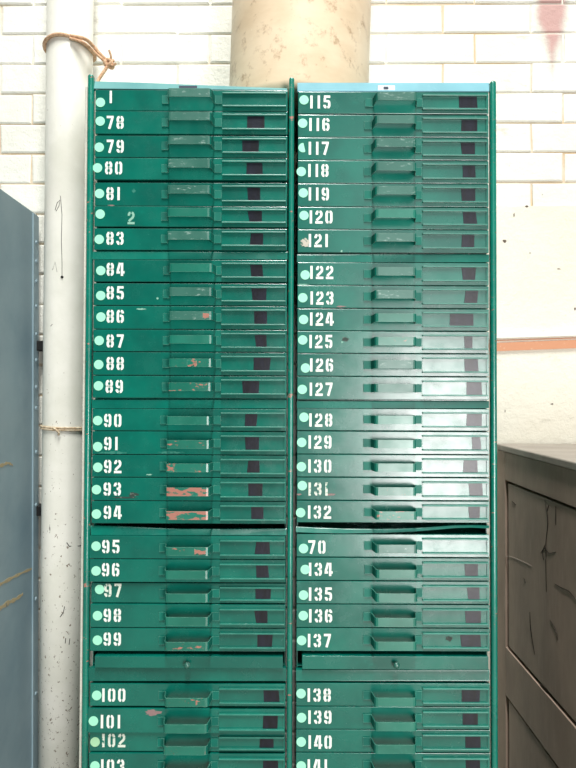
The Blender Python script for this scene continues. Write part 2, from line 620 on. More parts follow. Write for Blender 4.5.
def handle_mesh(col, zc, y, jit, sh=0.0):
    X = col['X']
    t = 0.0016
    h = 0.0082
    xl0, xl1 = (v + sh for v in X['tl']); xr0, xr1 = (v + sh for v in X['tr'])
    xr1 = min(xr1, X['hold'][0] - 0.0003)
    run = 0.0055
    o = HOUT + jit
    path = [(xl0, 0.0), (xl1 - 0.0015, 0.0), (xl1, -0.002), (xl1 + run - 0.002, -o + 0.003), (xl1 + run, -o + 0.0006), (xl1 + run + 0.003, -o),
            (xr0 - run - 0.003, -o), (xr0 - run, -o + 0.0006), (xr0 - run + 0.002, -o + 0.003), (xr0, -0.002), (xr0 + 0.0015, 0.0), (xr1, 0.0)]
    bm = bmesh.new()
    rings = []
    n = len(path)
    P = [Vector(p) for p in path]
    for i, p in enumerate(P):
        a = (p - P[i - 1]).normalized() if i else (P[1] - p).normalized()
        b = (P[i + 1] - p).normalized() if i < n - 1 else a
        tt = (a + b).normalized()
        nr = Vector((tt.y, -tt.x)) * t
        q = p + nr
        rings.append([bm.verts.new((p.x, y + p.y - 0.0009, zc - h)), bm.verts.new((q.x, y + q.y - 0.0009, zc - h)),
                      bm.verts.new((q.x, y + q.y - 0.0009, zc + h)), bm.verts.new((p.x, y + p.y - 0.0009, zc + h))])
    fs = []
    for i, (a, b) in enumerate(zip(rings, rings[1:])):
        for k in range(4):
            f = bm.faces.new((a[k], a[(k + 1) % 4], b[(k + 1) % 4], b[k]))
            f.material_index = 1 if 4 <= i <= 6 else 0
            fs.append(f)
    fs.append(bm.faces.new(rings[0])); fs.append(bm.faces.new(rings[-1]))
    bmesh.ops.recalc_face_normals(bm, faces=fs)
    return bm


def holder_mesh(col, z0, z1, y):
    x0, x1 = col['X']['hold']
    bm = bmesh.new()
    box(bm, x0, x1, y - 0.0010, y, z0, z1)                               # plate
    r = 0.0022
    for (a, b) in ((z1 - r, z1 + 0.0006), (z0 - 0.0006, z0 + r)):          # rolled rails
        nf = len(bm.faces)
        box(bm, x0, x1, y - 0.0060, y - 0.0008, a, b, 0.0007, 2)
        bm.faces.ensure_lookup_table()
        for f in bm.faces[nf:]:
            f.material_index = 1
    box(bm, x1 - 0.0022, x1, y - 0.0030, y - 0.0008, z0 + r, z1 - r)       # end stop
    return bm


def disc(px, py, y, r_px=4.7, half=False, ragged=False):
    p = at(px, py)
    bm = bmesh.new()
    n = 28
    out = []
    for i in range(n):
        a = 2 * math.pi * i / n
        r = r_px * K * (random.uniform(0.75, 1.1) if ragged else 1)
        x = math.cos(a) * r
        if half:
            x = min(x, 0.0030 - 0.22 * math.sin(a) * r)
        out.append((p.x + x, p.z + math.sin(a) * r))
    prism(bm, out, y - 0.0007, y - 0.0001)
    return bm


# number, top, bottom, dot (x, y), numeral (x, y), tape (x0, x1) or None, pull paint, outset in mm, options
LEFT = [
    ('1', 90.0, 111.0, (100.5, 102.5), (109.6, 97.0), None, 'S', 0, {}),
    ('78', 111.2, 134.3, (100.3, 121.3), (106.5, 122.5), (246.7, 264), 'S', 0, {}),
    ('79', 135.6, 157.6, (99.3, 147.3), (106.5, 146.3), (243, 258.7), 'S', 0, {}),
    ('80', 157.9, 180.0, (97.6, 168), (105, 168), (246.5, 262.5), 'S', 0, {}),
    ('81', 182.2, 205.9, (99.2, 193.3), (106, 193.3), (248, 260.7), 'S', -2, {}),
    ('2', 206.2, 227.0, (100.3, 214.2), (127.6, 218), (248.3, 261.6), 0, 0, {'num': 'F'}),
    ('83', 228.4, 250.3, (99.3, 239.4), (106.3, 238.3), (250.5, 263), 'S', 0, {}),
    ('84', 259.7, 282.0, (100.8, 270.6), (106.5, 269.3), (250.7, 263), 0, 0, {}),
    ('85', 283.3, 305.6, (100.8, 295.6), (106.5, 292.8), (251.5, 266.8), 'S', 0, {}),
    ('86', 305.9, 329.3, (101, 317), (106.5, 316.3), (253.6, 267.3), 'S', 0, {'bare': (0.83, 1)}),
    ('87', 329.6, 351.8, (99.3, 340.6), (106.5, 341), (254.4, 265.8), 0, 0, {}),
    ('88', 352.2, 375.4, (98.8, 364.6), (106.5, 363.5), (253.4, 270.2), 1, 0, {'bare': (0.42, 0.68)}),
    ('89', 375.7, 398.2, (98.5, 385.8), (105.5, 386.4), (243, 258.7), 2, 0, {}),
    ('90', 408.7, 431.0, (97.7, 420.6), (104, 420.4), (245, 257.2), 0, 0, {}),
    ('91', 431.4, 454.7, (97.7, 446.7), (104, 443.5), (245, 258.7), 1, 0, {}),
    ('92', 455.0, 477.4, (97.9, 467.3), (104, 466.4), (248.2, 260), 2, 0, {}),
    ('93', 477.7, 500.9, (96.5, 489.6), (103.5, 489), (248, 263), 3, 0, {}),
    ('94', 501.2, 523.8, (96.5, 514), (103.7, 512.3), (252, 263.7), 3, 0, {}),
    ('95', 535.7, 558.9, (96.3, 546), (102.2, 546.4), (255.9, 270.2), 1, 1, {'bare': (0.7, 1), 'dx': -1.5}),
    ('96', 559.2, 582.3, (96.3, 570.7), (102, 569.5), (256, 268.3), 0, 1, {'dx': -1.2}),
    ('97', 583.6, 603.9, (99, 590), (103.5, 591), (256, 270.6), 0, -4, {'num': 'W', 'dx': -0.5}),
    ('98', 604.3, 627.8, (97.5, 615.7), (103.5, 615.3), (255, 267.3), 0, 0, {'dx': -0.5}),
    ('99', 628.2, 651.5, (97.5, 640.2), (103.5, 639), (257.2, 272.2), 1, 0, {'dx': -0.5}),
    ('100', 683.6, 706.4, (96.8, 695.3), (102.2, 695), (262.8, 279), 1, 0, {'bare': (0.75, 1)}),
    ('101', 708.0, 732.8, (93.8, 720.5), (101, 721), (263, 277.4), 0, 2, {'dx': -1.6}),
    ('102', 733.6, 752.8, (94.5, 743), (101.5, 741.5), (259.4, 274), 1, -4, {'num': 'W', 'dot': 'Y', 'dx': -0.6}),
    ('103', 753.4, 776.5, (95, 766), (101, 766), (262.8, 277.4), 0, 0, {'dx': -0.6}),
]
RIGHT = [
    ('115', 91.8, 114.0, (304, 100), (310.2, 102), (458, 476), 'S', 0, {}),
    ('116', 114.8, 137.4, (302.7, 123.3), (309.2, 124.5), (461.8, 477), 'S', 0, {}),
    ('117', 137.7, 160.2, (303.0, 147.8), (308.6, 148.3), (460.8, 474.6), 'S', 0, {'dot': 'H'}),
    ('118', 160.5, 183.4, (301.3, 171.7), (308.2, 170.5), (462.4, 475), 'S', 0, {}),
    ('119', 183.7, 206.8, (303.3, 193), (308.6, 194), (461, 475.5), 'S', 0, {}),
    ('120', 207.1, 229.4, (304, 215.5), (309.6, 217), (462, 476), 0, 0, {}),
    ('121', 229.7, 252.8, (305, 242.6), (308.6, 240.5), (461.4, 473.8), 'S', 0, {'dot': 'R'}),
    ('122', 262.5, 285.3, (305.2, 275), (310.2, 272.4), (462, 475), 'S', 0, {}),
    ('123', 285.6, 308.3, (302.8, 297.8), (310.4, 298), (464.7, 477.5), 'S', 0, {}),
    ('124', 308.7, 330.9, (303.5, 319.5), (310, 319), (449.4, 472.3), 0, 0, {}),
    ('125', 331.2, 353.4, (302.7, 340), (309.3, 341.5), (464, 472.7), 1, 0, {}),
    ('126', 353.7, 376.4, (305.5, 368), (310.0, 365), (463.7, 477.5), 'S', 0, {}),
    ('127', 376.7, 399.8, (302.3, 389.4), (309.6, 389.2), (465.6, 481.8), 'S', 0, {}),
    ('128', 408.5, 430.9, (304, 417.2), (309.2, 420), (466, 481), 0, 0, {}),
    ('129', 431.4, 454.3, (301.7, 442.4), (308.4, 442), (472, 480.5), 0, 0, {}),
    ('130', 454.6, 477.2, (301.4, 466.7), (308.2, 466), (463.7, 477.7), 0, 0, {}),
    ('131', 477.6, 500.4, (302.3, 485.6), (308.4, 489), (468.5, 481.9), 1, 0, {'num': 'W'}),
    ('132', 500.8, 523.0, (300.6, 512.6), (307.9, 512), (468, 479), 2, 0, {}),
    ('70', 534.2, 557.2, (303.5, 548.5), (308.0, 547), None, 'S', 0, {}),
    ('134', 557.7, 580.8, (305.2, 569.5), (308.8, 569.3), (465, 478), 0, 0, {}),
    ('135', 581.2, 604.1, (303.5, 595), (308.8, 594), (466.6, 479.4), 0, 0, {}),
    ('136', 604.5, 627.8, (303.3, 615.6), (309, 615.8), (465.2, 480.2), 0, 0, {}),
    ('137', 628.2, 651.5, (301.6, 640.4), (307.8, 640.5), (460, 480), 0, 0, {}),
    ('138', 683.2, 706.4, (301, 693.5), (307.5, 695), (462, 479.6), 0, 0, {}),
    ('139', 706.7, 729.4, (301.5, 717.5), (308.2, 717), (462, 477), 0, 0, {}),
    ('140', 729.7, 752.4, (301.2, 741.8), (308.4, 742), (465, 480.2), 0, 0, {}),
    ('141', 752.9, 776.0, (301.2, 766), (307.5, 766), (465, 479), 0, 0, {}),
]


def drawer(unit, side, rec):
    num, yt, yb, dot, nm, tape, hp, outset, opt = rec
    col = COLS[side]; X = col['X']
    cx = (col['x0'] + col['x1']) / 2
    dx = opt.get('dx', 0) * K
    x0, x1 = X['x0'] + 0.0008 + dx, X['x1'] - 0.0008 + dx * 0.4
    zt, zb = zat(yt, 0, cx) - 0.0004, zat(yb, 0, cx) + 0.0004
    zc = (zt + zb) / 2
    y = -outset * 0.001
    org = Vector(((x0 + x1) / 2, y, zc))
    bm = bmesh.new()
    box(bm, x0, x1, y, y + 0.010, zb, zt, 0.0009, 2)
    ix0, ix1, iz0, iz1 = X['x0'] + 0.010, X['x1'] - 0.010, zb + 0.003, zt - 0.004
    a = y + 0.0095; e = 0.325                                              # tray behind the front
    box(bm, ix0, ix1, a, e, iz0, iz0 + 0.001)
    box(bm, ix0, ix0 + 0.001, a, e, iz0 + 0.001, iz1)
    box(bm, ix1 - 0.001, ix1, a, e, iz0 + 0.001, iz1)
    box(bm, ix0 + 0.001, ix1 - 0.001, e - 0.001, e, iz0 + 0.001, iz1)
    d = obj('drawer', bm, M_DRAWER, unit, org)
    # the fronts do not sit perfectly true
    tilt = {'132': 2.4, '70': -1.1, '134': 1.2, '124': -0.9}.get(num, random.uniform(-0.35, 0.35))
    d.rotation_euler = (R(tilt), 0, R(random.uniform(-0.12, 0.12)))
    d['label'] = ('green drawer front stencilled %s' % num) + (', dark tape in its label frame' if tape else ', empty label frame')
    hc = zc + random.uniform(-0.0006, 0.0006)
    hm = M_HS[0] if hp == 'S' else M_H[hp]
    h = obj('handle', handle_mesh(col, hc, y, random.uniform(-0.002, 0.002), HSHIFT.get(num, 0) * K), [M_TAB, hm], d, org)
    if hp in (2, 3):
        h['label'] = 'bent strip handle with paint worn to salmon metal'
    hh = (zt - zb) / 2 * 0.66
    hold = obj('label_holder', holder_mesh(col, zc - hh, zc + hh, y), [M_HOLD, M_RAIL], d, org)
    if tape:
        tx0, tx1 = xat(tape[0], 0, yt), xat(tape[1], 0, yt)
        bm = bmesh.new()
        q = lambda: random.uniform(-0.0016, 0.0016)
        s = random.uniform(-0.0015, 0.003)
        m_ = hh - 0.0022
        prism(bm, [(tx0 + s + q(), zc - m_), (tx1 + s * 0.6 + q(), zc - m_), (tx1 + q(), zc + m_), (tx0 + q(), zc + m_)], y - 0.0018, y - 0.0010)
        obj('tape', bm, M_TAPE, d, org)
    kind = opt.get('dot')
    dm = {'Y': M_DOTY, 'R': M_RESID}.get(kind, M_DOT)
    s = obj('dot_sticker', disc(dot[0], dot[1], y, 4.7, kind == 'H', kind == 'R'), dm, d, org)
    if kind == 'H': s['label'] = 'half of a mint round sticker'
    if kind == 'R': s['label'] = 'torn grey remains of a round sticker'
    nk = opt.get('num')
    bm = numeral(num, nm[0], nm[1], 12.6 if num in '12' else 13.2)
    bmesh.ops.translate(bm, verts=bm.verts, vec=(0, y - 0.0003, 0))
    bmesh.ops.recalc_face_normals(bm, faces=bm.faces)
    n = obj('number', bm, {'W': M_NUMW, 'F': M_NUMF}.get(nk, M_NUM), d, org)
    n['label'] = ('faded grey stencilled number %s' if nk == 'F' else 'white stencilled number %s') % num
    for sx, sz, rx, rz, c in SCUFFS.get(num, []):
        ys = y - (0.0011 if num == '137' else 0)
        obj('scuff_mark', blotch(sx, sz, rx, rz, ys), {'P': M_PINK, 'D': M_DIRT, 'W': M_NUMF, 'G': M_GREYED}[c], d, org)
    if 'bare' in opt:                                                      # patch rubbed to bare primer on the pull
        u0, u1 = opt['bare']
        a0, a1 = X['tl'][1] + 0.0085, X['tr'][0] - 0.0085
        bm = bmesh.new()
        pts = []
        a0 += HSHIFT.get(num, 0) * K; a1 += HSHIFT.get(num, 0) * K
        N = 9
        for i in range(N + 1):
            u = u0 + (u1 - u0) * i / N
            pts.append((a0 + (a1 - a0) * u, hc + 0.0078 - random.uniform(0, 0.004)))
        low = [(x, hc - 0.0078 + random.uniform(0, 0.005)) for x, z in reversed(pts)]
        prism(bm, pts + low, y - HOUT - 0.0044, y - HOUT - 0.0006)
        b = obj('rubbed_patch', bm, M_H[3], d, org)
        b['label'] = 'salmon rubbed patch on the handle'
    return d


SCUFFS = {'101': [(153, 712.0, 9, 3.6, 'P')], '93': [(134, 494.5, 6, 2.2, 'D'), (125, 497.5, 14, 1.0, 'D')], '125': [(345.5, 339.2, 3.6, 2.6, 'D'), (342.2, 342.2, 1.4, 1.2, 'W')],
          '1': [(97.3, 101.6, 2.6, 3.0, 'D')], '137': [(448.5, 638.6, 3.6, 2.6, 'D')], '86': [(141, 309, 6, 0.9, 'W')], '91': [(113, 452.8, 18, 1.6, 'G'), (170, 452.6, 14, 1.4, 'G')],
          '92': [(149, 474.6, 3.2, 0.7, 'W')], '81': [(133.5, 190.5, 2.4, 2.2, 'G'), (111, 205, 4, 0.7, 'P')], '123': [(340.5, 306.6, 6, 0.9, 'P')], '131': [(331, 494.6, 5, 1.2, 'P'), (299, 494.4, 3, 1.0, 'P')],
          '85': [(157.5, 298.4, 1.4, 1.4, 'W')], '122': [(303, 284.6, 6, 0.7, 'W')], '121': [(341.6, 251.2, 1.2, 1.4, 'W')]}


def blotch(px, py, rx, rz, y):
    p = at(px, py)
    n = 22
    bm = bmesh.new()
    out = []
    for i in range(n):
        a = 2 * math.pi * i / n
        k = random.uniform(0.55, 1.1)
        out.append((p.x + math.cos(a) * rx * K * k, p.z + math.sin(a) * rz * K * k))
    prism(bm, out, y - 0.0002, y + 0.0001)
    return bm


# ------------------------------------------------------------------ drawer units
DEP = 0.355
# side, slice of the drawer list, lip points (x, top y, bottom y), pixel of the unit's foot, label
UNITS = [
    ('L', 0, 7, [(93.5, 81.3, 88.5), (140, 82.6, 89.0), (190, 84.6, 89.4), (240, 86.6, 89.6), (287, 88.4, 90.0)], 250.8, 'M_LID',
     'green drawer unit with bent lid and painted sky sheen, topmost of the left stack, drawers 1 to 83'),
    ('L', 7, 13, [(92.5, 251.6, 259.4), (287.5, 251.6, 259.4)], 398.9, None,
     'green steel drawer unit with six drawers numbered 84 to 89'),
    ('L', 13, 18, [(92.0, 399.6, 408.4), (286.8, 399.6, 408.4)], 524.4, None,
     'green steel drawer unit with five drawers numbered 90 to 94, some handles worn to salmon'),
    ('L', 18, 23, [(91, 525.6, 535.2), (120, 526.2, 535.4), (150, 527.6, 535.4), (180, 529.0, 535.4), (230, 529.0, 535.4), (286.5, 528.4, 535.4)], 667.2, None,
     'green steel drawer unit numbered 95 to 99 above a sliding shelf'),
    ('L', 23, 27, [(89, 668.0, 681.0), (286.3, 668.0, 681.0)], None, None,
     'lowest green drawer unit of the left stack, numbered from 100 to 103'),
    ('R', 0, 7, [(297.5, 82.8, 91.4), (489.2, 82.8, 91.4)], 253.6, 'M_LID',
     'green drawer unit with bluish sky sheen painted on its lid, top of the right stack, drawers 115 to 121'),
    ('R', 7, 13, [(297, 254.4, 262.2), (489, 254.4, 262.2)], 400.4, None,
     'green steel drawer unit with six drawers numbered 122 to 127'),
    ('R', 13, 18, [(297, 401.0, 408.2), (489, 401.0, 408.2)], 523.8, None,
     'green steel drawer unit with five shiny drawers numbered 128 to 132'),
    ('R', 18, 23, [(296, 526.5, 532.2), (315, 527.6, 533.0), (345, 528.8, 533.4), (385, 529.2, 532.8), (415, 528.4, 531.4), (437, 526.6, 529.6), (455, 525.2, 528.0), (472, 525.0, 527.6), (489, 525.4, 528.4)], 669.2, None,
     'green drawer unit with buckled top edge, drawer 70 above drawers 134 to 137'),
    ('R', 23, 27, [(296, 670.0, 681.0), (489.5, 670.0, 681.0)], None, None,
     'lowest green drawer unit of the right stack, numbered from 138 to 141'),
]
prev_bottom = {}
for side, i0, i1, lip, foot, lidm, label in UNITS:
    col = COLS[side]; X = col['X']
    recs = (LEFT if side == 'L' else RIGHT)[i0:i1]
    cx = (col['x0'] + col['x1']) / 2
    xm = (X['x0'] + X['x1']) / 2
    zbot = zat(foot, 0, cx) if foot else 0.0045
    ztop = prev_bottom.get(side, zat(min(p[1] for p in lip) + (5 if side == 'L' else 1), 0, cx))
    prev_bottom[side] = zbot
    u = thing('drawer_unit', label, 'drawer unit', (xm, DEP / 2, zbot), 'green drawer units stacked in the rack')
    # carcass: sheet sides, back, floor and roof set back behind the drawer fronts
    bm = bmesh.new()
    f0 = 0.0125
    t = 0.0018
    x0, x1 = X['x0'] + 0.0015, X['x1'] - 0.0015
    box(bm, x0, x0 + t, f0, DEP, zbot, ztop)
    box(bm, x1 - t, x1, f0, DEP, zbot, ztop)
    box(bm, x0 + t, x1 - t, DEP - t, DEP, zbot, ztop)
    box(bm, x0 + t, x1 - t, f0, DEP - t, zbot, zbot + t)
    zroof = zat(recs[0][1], 0, cx) - 0.0036
    box(bm, x0 + t, x1 - t, f0, DEP - t, zroof, zroof + t)
    if foot is None:                                                       # blank skirt down to the floor below the last drawer seen
        box(bm, x0, x1, f0 - 0.001, f0 + 0.002, zbot, zat(777.5, 0, cx), 0.001)
    obj('carcass', bm, M_CARC, u)
    # the sloping top rail that shows as a strip above the first drawer
    bm = bmesh.new()
    slope = 0.007 if lidm else (0.0065 if i0 == 18 else 0.001 if i0 == 23 else 0.003)
    secs = []
    for px, yt, yb in lip:
        a = at(px, yb, 0); b = at(px, yt, 0)
        sl = min(slope, (b.z - a.z) * 0.5)
        b = at(px, yt, sl)
        hgt = b.z - a.z
        secs.append([bm.verts.new((a.x, 0.0108, a.z)), bm.verts.new((a.x, 0.0, a.z)), bm.verts.new((a.x, 0.0002, a.z + hgt * 0.08)),
                     bm.verts.new((b.x, sl * 0.8, b.z - hgt * 0.12)), bm.verts.new((b.x, sl, b.z)), bm.verts.new((b.x, 0.0118, b.z))])
    fs = []
    for a, b in zip(secs, secs[1:]):
        for k in range(6):
            fs.append(bm.faces.new((a[k], a[(k + 1) % 6], b[(k + 1) % 6], b[k])))
    fs.append(bm.faces.new(secs[0])); fs.append(bm.faces.new(secs[-1]))
    bmesh.ops.recalc_face_normals(bm, faces=fs)
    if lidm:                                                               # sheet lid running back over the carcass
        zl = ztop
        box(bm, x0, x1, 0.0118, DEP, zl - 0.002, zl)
        rail = obj('lid', bm, M_LID if side == 'R' else M_LIDL_SKY, u)
        rail['label'] = 'lid with bluish sky sheen painted in' if side == 'R' else 'bent lid with greyish sky sheen painted in'
        bm = bmesh.new()
        if side == 'L':
            a, b = at(179, 87.6), at(197, 87.6)
            box(bm, a.x, b.x, 0.0002, 0.0016, a.z - 0.004, a.z + 0.0042)
            obj('lid_label', bm, M_STICK, rail)['label'] = 'dark grey label'
        else:
            a, b = at(378, 87.4), at(395, 87.4)
            box(bm, a.x, b.x, 0.0006, 0.0026, a.z - 0.0058, a.z + 0.0045)
            obj('lid_label', bm, M_STICKW, rail)['label'] = 'small white label with a dark mark'
            bm = bmesh.new()
            a = at(386, 87.6)
            box(bm, a.x - 0.005, a.x + 0.005, -0.0002, 0.0004, a.z - 0.003, a.z + 0.002)
            obj('printed_mark', bm, M_STICK, rail)
    else:
        obj('top_rail', bm, M_CARC, u)
    for rec in recs:
        drawer(u, side, rec)
    if i0 == 18:                                                           # sliding shelf with a round knob
        s0, s1 = (95.5, 283.0) if side == 'L' else (302.0, 487.5)
        bm = bmesh.new()
        za, zb = zat(667.0 if side == 'L' else 668.4, 0, cx), zat(655.0, 0, cx)
        box(bm, xat(s0, 0, 660), xat(s1, 0, 660), -0.006, 0.33, za, zb, 0.0012, 2)
        sh = obj('sliding_shelf', bm, M_DRAWER, u, ((xat(s0) + xat(s1)) / 2, 0.0, (za + zb) / 2))
        kp = at(188.5 if side == 'L' else 395.0, 661.6, 0)
        bm = bmesh.new()
        lathe(bm, [(0.0035, 0), (0.0032, 0.004), (0.0052, 0.007), (0.0062, 0.011), (0.0052, 0.0145), (0.0022, 0.016)], 20)
        bmesh.ops.rotate(bm, verts=bm.verts, cent=(0, 0, 0), matrix=Matrix.Rotation(R(90), 3, 'X'))
        bmesh.ops.translate(bm, verts=bm.verts, vec=(kp.x, -0.0058, kp.z))
        obj('knob', bm, M_HS[0], sh, smooth=True)['label'] = 'small round shelf knob'
    if side == 'L' and i0 == 23:                                           # scuffed dent on drawer 101
        pass

# ------------------------------------------------------------------ the rack's uprights
def upright(label, pxc, pxw, top):
    x = xat(pxc, 0, 394)
    w = pxw * K / 2
    bm = bmesh.new()
    box(bm, x - w, x + w, -0.006, 0.011, 0.0, zat(top), w * 0.85, 4)
    o = obj('rack_upright', bm, M_POST, None, (x, 0.0025, 0), smooth=True)
    o['label'] = label
    o['category'] = 'rack upright'
    o['group'] = 'slim green uprights of the rack'
    return o, x, w


upright('slim green steel upright between the two stacks of drawer units', 290.6, 5.4, 78)
upright('slim green steel upright at the right side, beside the timber cupboard', 493.6, 6.2, 80.5)
p, x, w = upright('slim green steel upright with white spattered edge beside the white pipe', 88.2, 6.0, 75.5)
M_SPLASH = brick_mat('white paint spattered edge', srgb(214, 210, 198), srgb(180, 186, 172), 1.0)
bm = bmesh.new()
box(bm, x - w - 0.0042, x - w, -0.0045, 0.010, 0.0, zat(88), 0.001)
obj('edge_strip', bm, M_SPLASH, p)['label'] = 'white paint-spattered edge'

# ------------------------------------------------------------------ tan drum on top of the units
drumY = 0.20
dist = D + drumY
zl = zat(82.8, 0, 393)
cxp = (228.0 + 367.6) / 2
dxc = at(cxp, 84, drumY).x
rad = 139.0 / 2 / FPX * dist * 1.002
dr = thing('fibre_drum', 'large tan scuffed fibreboard drum standing on top of the green drawer units', 'drum', (dxc, drumY, zl + 0.001))
bm = bmesh.new()
H = 0.86
lathe(bm, [(rad, 0), (rad + 0.0005, 0.02), (rad, 0.2), (rad, H)], 96, (0, 0))
bmesh.ops.translate(bm, verts=bm.verts, vec=wpos(dr))
obj('body', bm, M_DRUM, dr)
bm = bmesh.new()
lathe(bm, [(rad + 0.002, H - 0.03), (rad + 0.006, H - 0.025), (rad + 0.006, H + 0.006), (rad + 0.002, H + 0.012), (rad - 0.01, H + 0.004), (0.0001, H + 0.004)], 96)
bmesh.ops.translate(bm, verts=bm.verts, vec=wpos(dr))
obj('lid', bm, M_STICK, dr)
dr.rotation_euler = (0, R(1.7), 0)
dr.location.z += rad * math.sin(R(1.7))

# ------------------------------------------------------------------ white pipe with its ties
pipeY = 0.31
pd = D + pipeY
px_c = at(68.5, 200, pipeY).x
pr = 44.6 / 2 / FPX * pd
pipe = thing('wall_pipe', 'thick white painted vertical pipe with chipped paint between locker and drawer rack', 'pipe', (px_c, pipeY, 0))
bm = bmesh.new()
lathe(bm, [(pr, 0), (pr, 1.0), (pr, 2.0), (pr, 3.25)], 64)
bmesh.ops.translate(bm, verts=bm.verts, vec=(px_c, pipeY, 0))
obj('body', bm, M_PIPE, pipe)
for yy in (344, 515):
    z = zat(yy, pipeY, 40)
    bm = bmesh.new()
    x0 = px_c - pr * 1.05
    box(bm, x0 - 0.06, px_c + pr * 1.2, pipeY + pr * 0.9, WY - 0.001, z - 0.013, z + 0.013, 0.002)
    obj('bracket', bm, M_BLACK, pipe)['label'] = 'black iron wall bracket'
hk = at(62, 277, pipeY - pr)
bm = bmesh.new()
bmesh.ops.create_uvsphere(bm, u_segments=12, v_segments=8, radius=0.0035)
bmesh.ops.translate(bm, verts=bm.verts, vec=(hk.x, pipeY - math.sqrt(max(pr ** 2 - (hk.x - px_c) ** 2, 0)), hk.z))
obj('nail_head', bm, M_BLACK, pipe, smooth=True)
def pipe_line(cpts, r):
    pts = []
    for a, b in cpts:
        q = at(a, b, pipeY - pr)
        pts.append((q.x, pipeY - math.sqrt(max(pr ** 2 - (q.x - px_c) ** 2, 0)) - 0.0002, q.z))
    bm = bmesh.new()
    tube(bm, pts, r, 5)
    obj('crack', bm, M_BLACK, pipe)


for cpts, r in (([(60.5, 196), (62, 215), (61.4, 240), (62, 262), (62, 276)], 0.0007), ([(55, 210), (57, 203), (60, 200), (59, 206), (56, 211)], 0.0007),
                ([(66, 543), (68, 547), (76, 548.5), (79, 548)], 0.0011), ([(76, 540), (80, 538)], 0.0008), ([(64, 607), (63, 613), (60, 617)], 0.0009),
                ([(65, 639), (64.6, 644)], 0.0009), ([(68.5, 640), (67.8, 646)], 0.0008), ([(50, 326), (52, 324)], 0.0005), ([(52, 270), (55, 262), (57, 272)], 0.0004)):
    pipe_line(cpts, r)

# rope looped round the pipe, knotted beside it, its tail reaching the rack
def ring(zf, r, n=40):
    return [(px_c + r * math.cos(a), pipeY + r * math.sin(a), zf(math.cos(a))) for a in [2 * math.pi * i / n for i in range(n)]]

zl_, zr_ = zat(38, pipeY - pr, 46), zat(41, pipeY - pr, 92)
rr_ = pr + 0.0045
rope = thing('rope', 'tan rope looped round the top of the white pipe and knotted beside it', 'rope', (px_c, pipeY, zl_))
bm = bmesh.new()
tube(bm, ring(lambda c: (zl_ + zr_) / 2 + 0.014 * math.cos(math.acos(max(-1, min(1, c))) + 0.6) * 0 + (zr_ - zl_) / 2 * c + 0.010 * (1 - c * c), rr_), 0.0045, 8, True)
obj('loop', bm, M_ROPE, rope)
k0 = at(109.5, 63, 0.30)
st = Vector((px_c + rr_ * 0.35, pipeY - rr_ * 0.937, zat(36, pipeY - pr, 78)))
m1 = at(93, 46, pipeY - pr * 0.5)
bm = bmesh.new()
tube(bm, spline([st, at(85, 39, pipeY - pr * 1.0), m1, at(101, 55, 0.29), k0], 7), 0.0042, 8)
tube(bm, spline([st + Vector((0, -0.003, -0.008)), at(84, 43, pipeY - pr * 1.02), at(93, 51, pipeY - pr * 0.5), at(102, 59, 0.29), at(109, 66, 0.295)], 7), 0.0034, 8)
tube(bm, spline([at(107, 67, 0.293), at(103, 73, 0.29), at(98.5, 80, 0.285), at(96.5, 88, 0.27)], 6), 0.004, 8)
obj('strand', bm, M_ROPE, rope)
bm = bmesh.new()
c = k0 + Vector((0, -0.004, -0.003))
pts = [c + Vector((0.010 * math.cos(t * 2), 0.006 * math.sin(t * 3), 0.009 * math.sin(t * 2 + 0.8 * math.cos(t)))) for t in [2 * math.pi * i / 30 for i in range(30)]]
tube(bm, pts, 0.0042, 7, True)
tube(bm, spline([c, at(111, 57, 0.29), at(109, 50, 0.285)], 5), 0.0028, 6)
tube(bm, spline([c, at(113, 66, 0.288), at(116, 63, 0.285)], 5), 0.0028, 6)
obj('knot', bm, M_ROPE, rope)

zb_ = zat(429, pipeY - pr, 62)
tie = thing('tie_wire', 'thin rusty tie wire wound round the middle of the white pipe', 'wire', (px_c, pipeY, zb_))
bm = bmesh.new()
for dz in (0.0026, -0.0022):
    tube(bm, ring(lambda c: zb_ + dz - 0.0025 * c, pr + 0.0028, 40), 0.0027, 7, True)
obj('winding', bm, M_WIRE, tie)
bm = bmesh.new()
q = at(58, 430, pipeY - pr - 0.004)
tube(bm, spline([q + Vector((-0.01, 0.0, 0.004)), q + Vector((-0.002, -0.005, 0.0)), q + Vector((0.004, -0.004, -0.006)), q + Vector((0.002, -0.002, -0.012))], 5), 0.0026, 7)
obj('twist', bm, M_WIRE, tie)

# ------------------------------------------------------------------ blue-grey steel locker at the left
lkF = 0.375                                   # its back, close to the wall
lkX = at(37.6, 216, lkF).x
lkN = -0.16
ztop = at(38, 216, lkF).z
lk = thing('steel_locker', 'blue-grey painted steel locker at the left edge, against the brick wall', 'locker', (lkX - 0.23, (lkF + lkN) / 2, 0))
bm = bmesh.new()
t = 0.003
box(bm, lkX - t, lkX, lkN, lkF, 0.0, ztop, 0.001)                 # side in view
box(bm, lkX - 0.46, lkX - 0.46 + t, lkN, lkF, 0.0, ztop, 0.001)
box(bm, lkX - 0.46 + t, lkX - t, lkF - t, lkF, 0.0, ztop)
box(bm, lkX - 0.46 + t, lkX - t, lkN + 0.02, lkF - t, ztop - t, ztop)
box(bm, lkX - 0.46 + t, lkX - t, lkN + 0.02, lkF - t, 0.05, 0.05 + t)
obj('body', bm, M_STEEL, lk)
bm = bmesh.new()
box(bm, lkX - 0.46 + t + 0.002, lkX - t - 0.002, lkN + 0.001, lkN + 0.018, 0.06, ztop - 0.006, 0.002)
dd = obj('door', bm, M_STEEL, lk)
bm = bmesh.new()
box(bm, lkX - 0.40, lkX - 0.385, lkN - 0.018, lkN + 0.001, 1.0, 1.12, 0.003)
obj('handle', bm, M_BLACK, dd)
bm = bmesh.new()
box(bm, lkX, lkX + 0.004, lkF - 0.034, lkF, 0.0, ztop - 0.004, 0.0012)
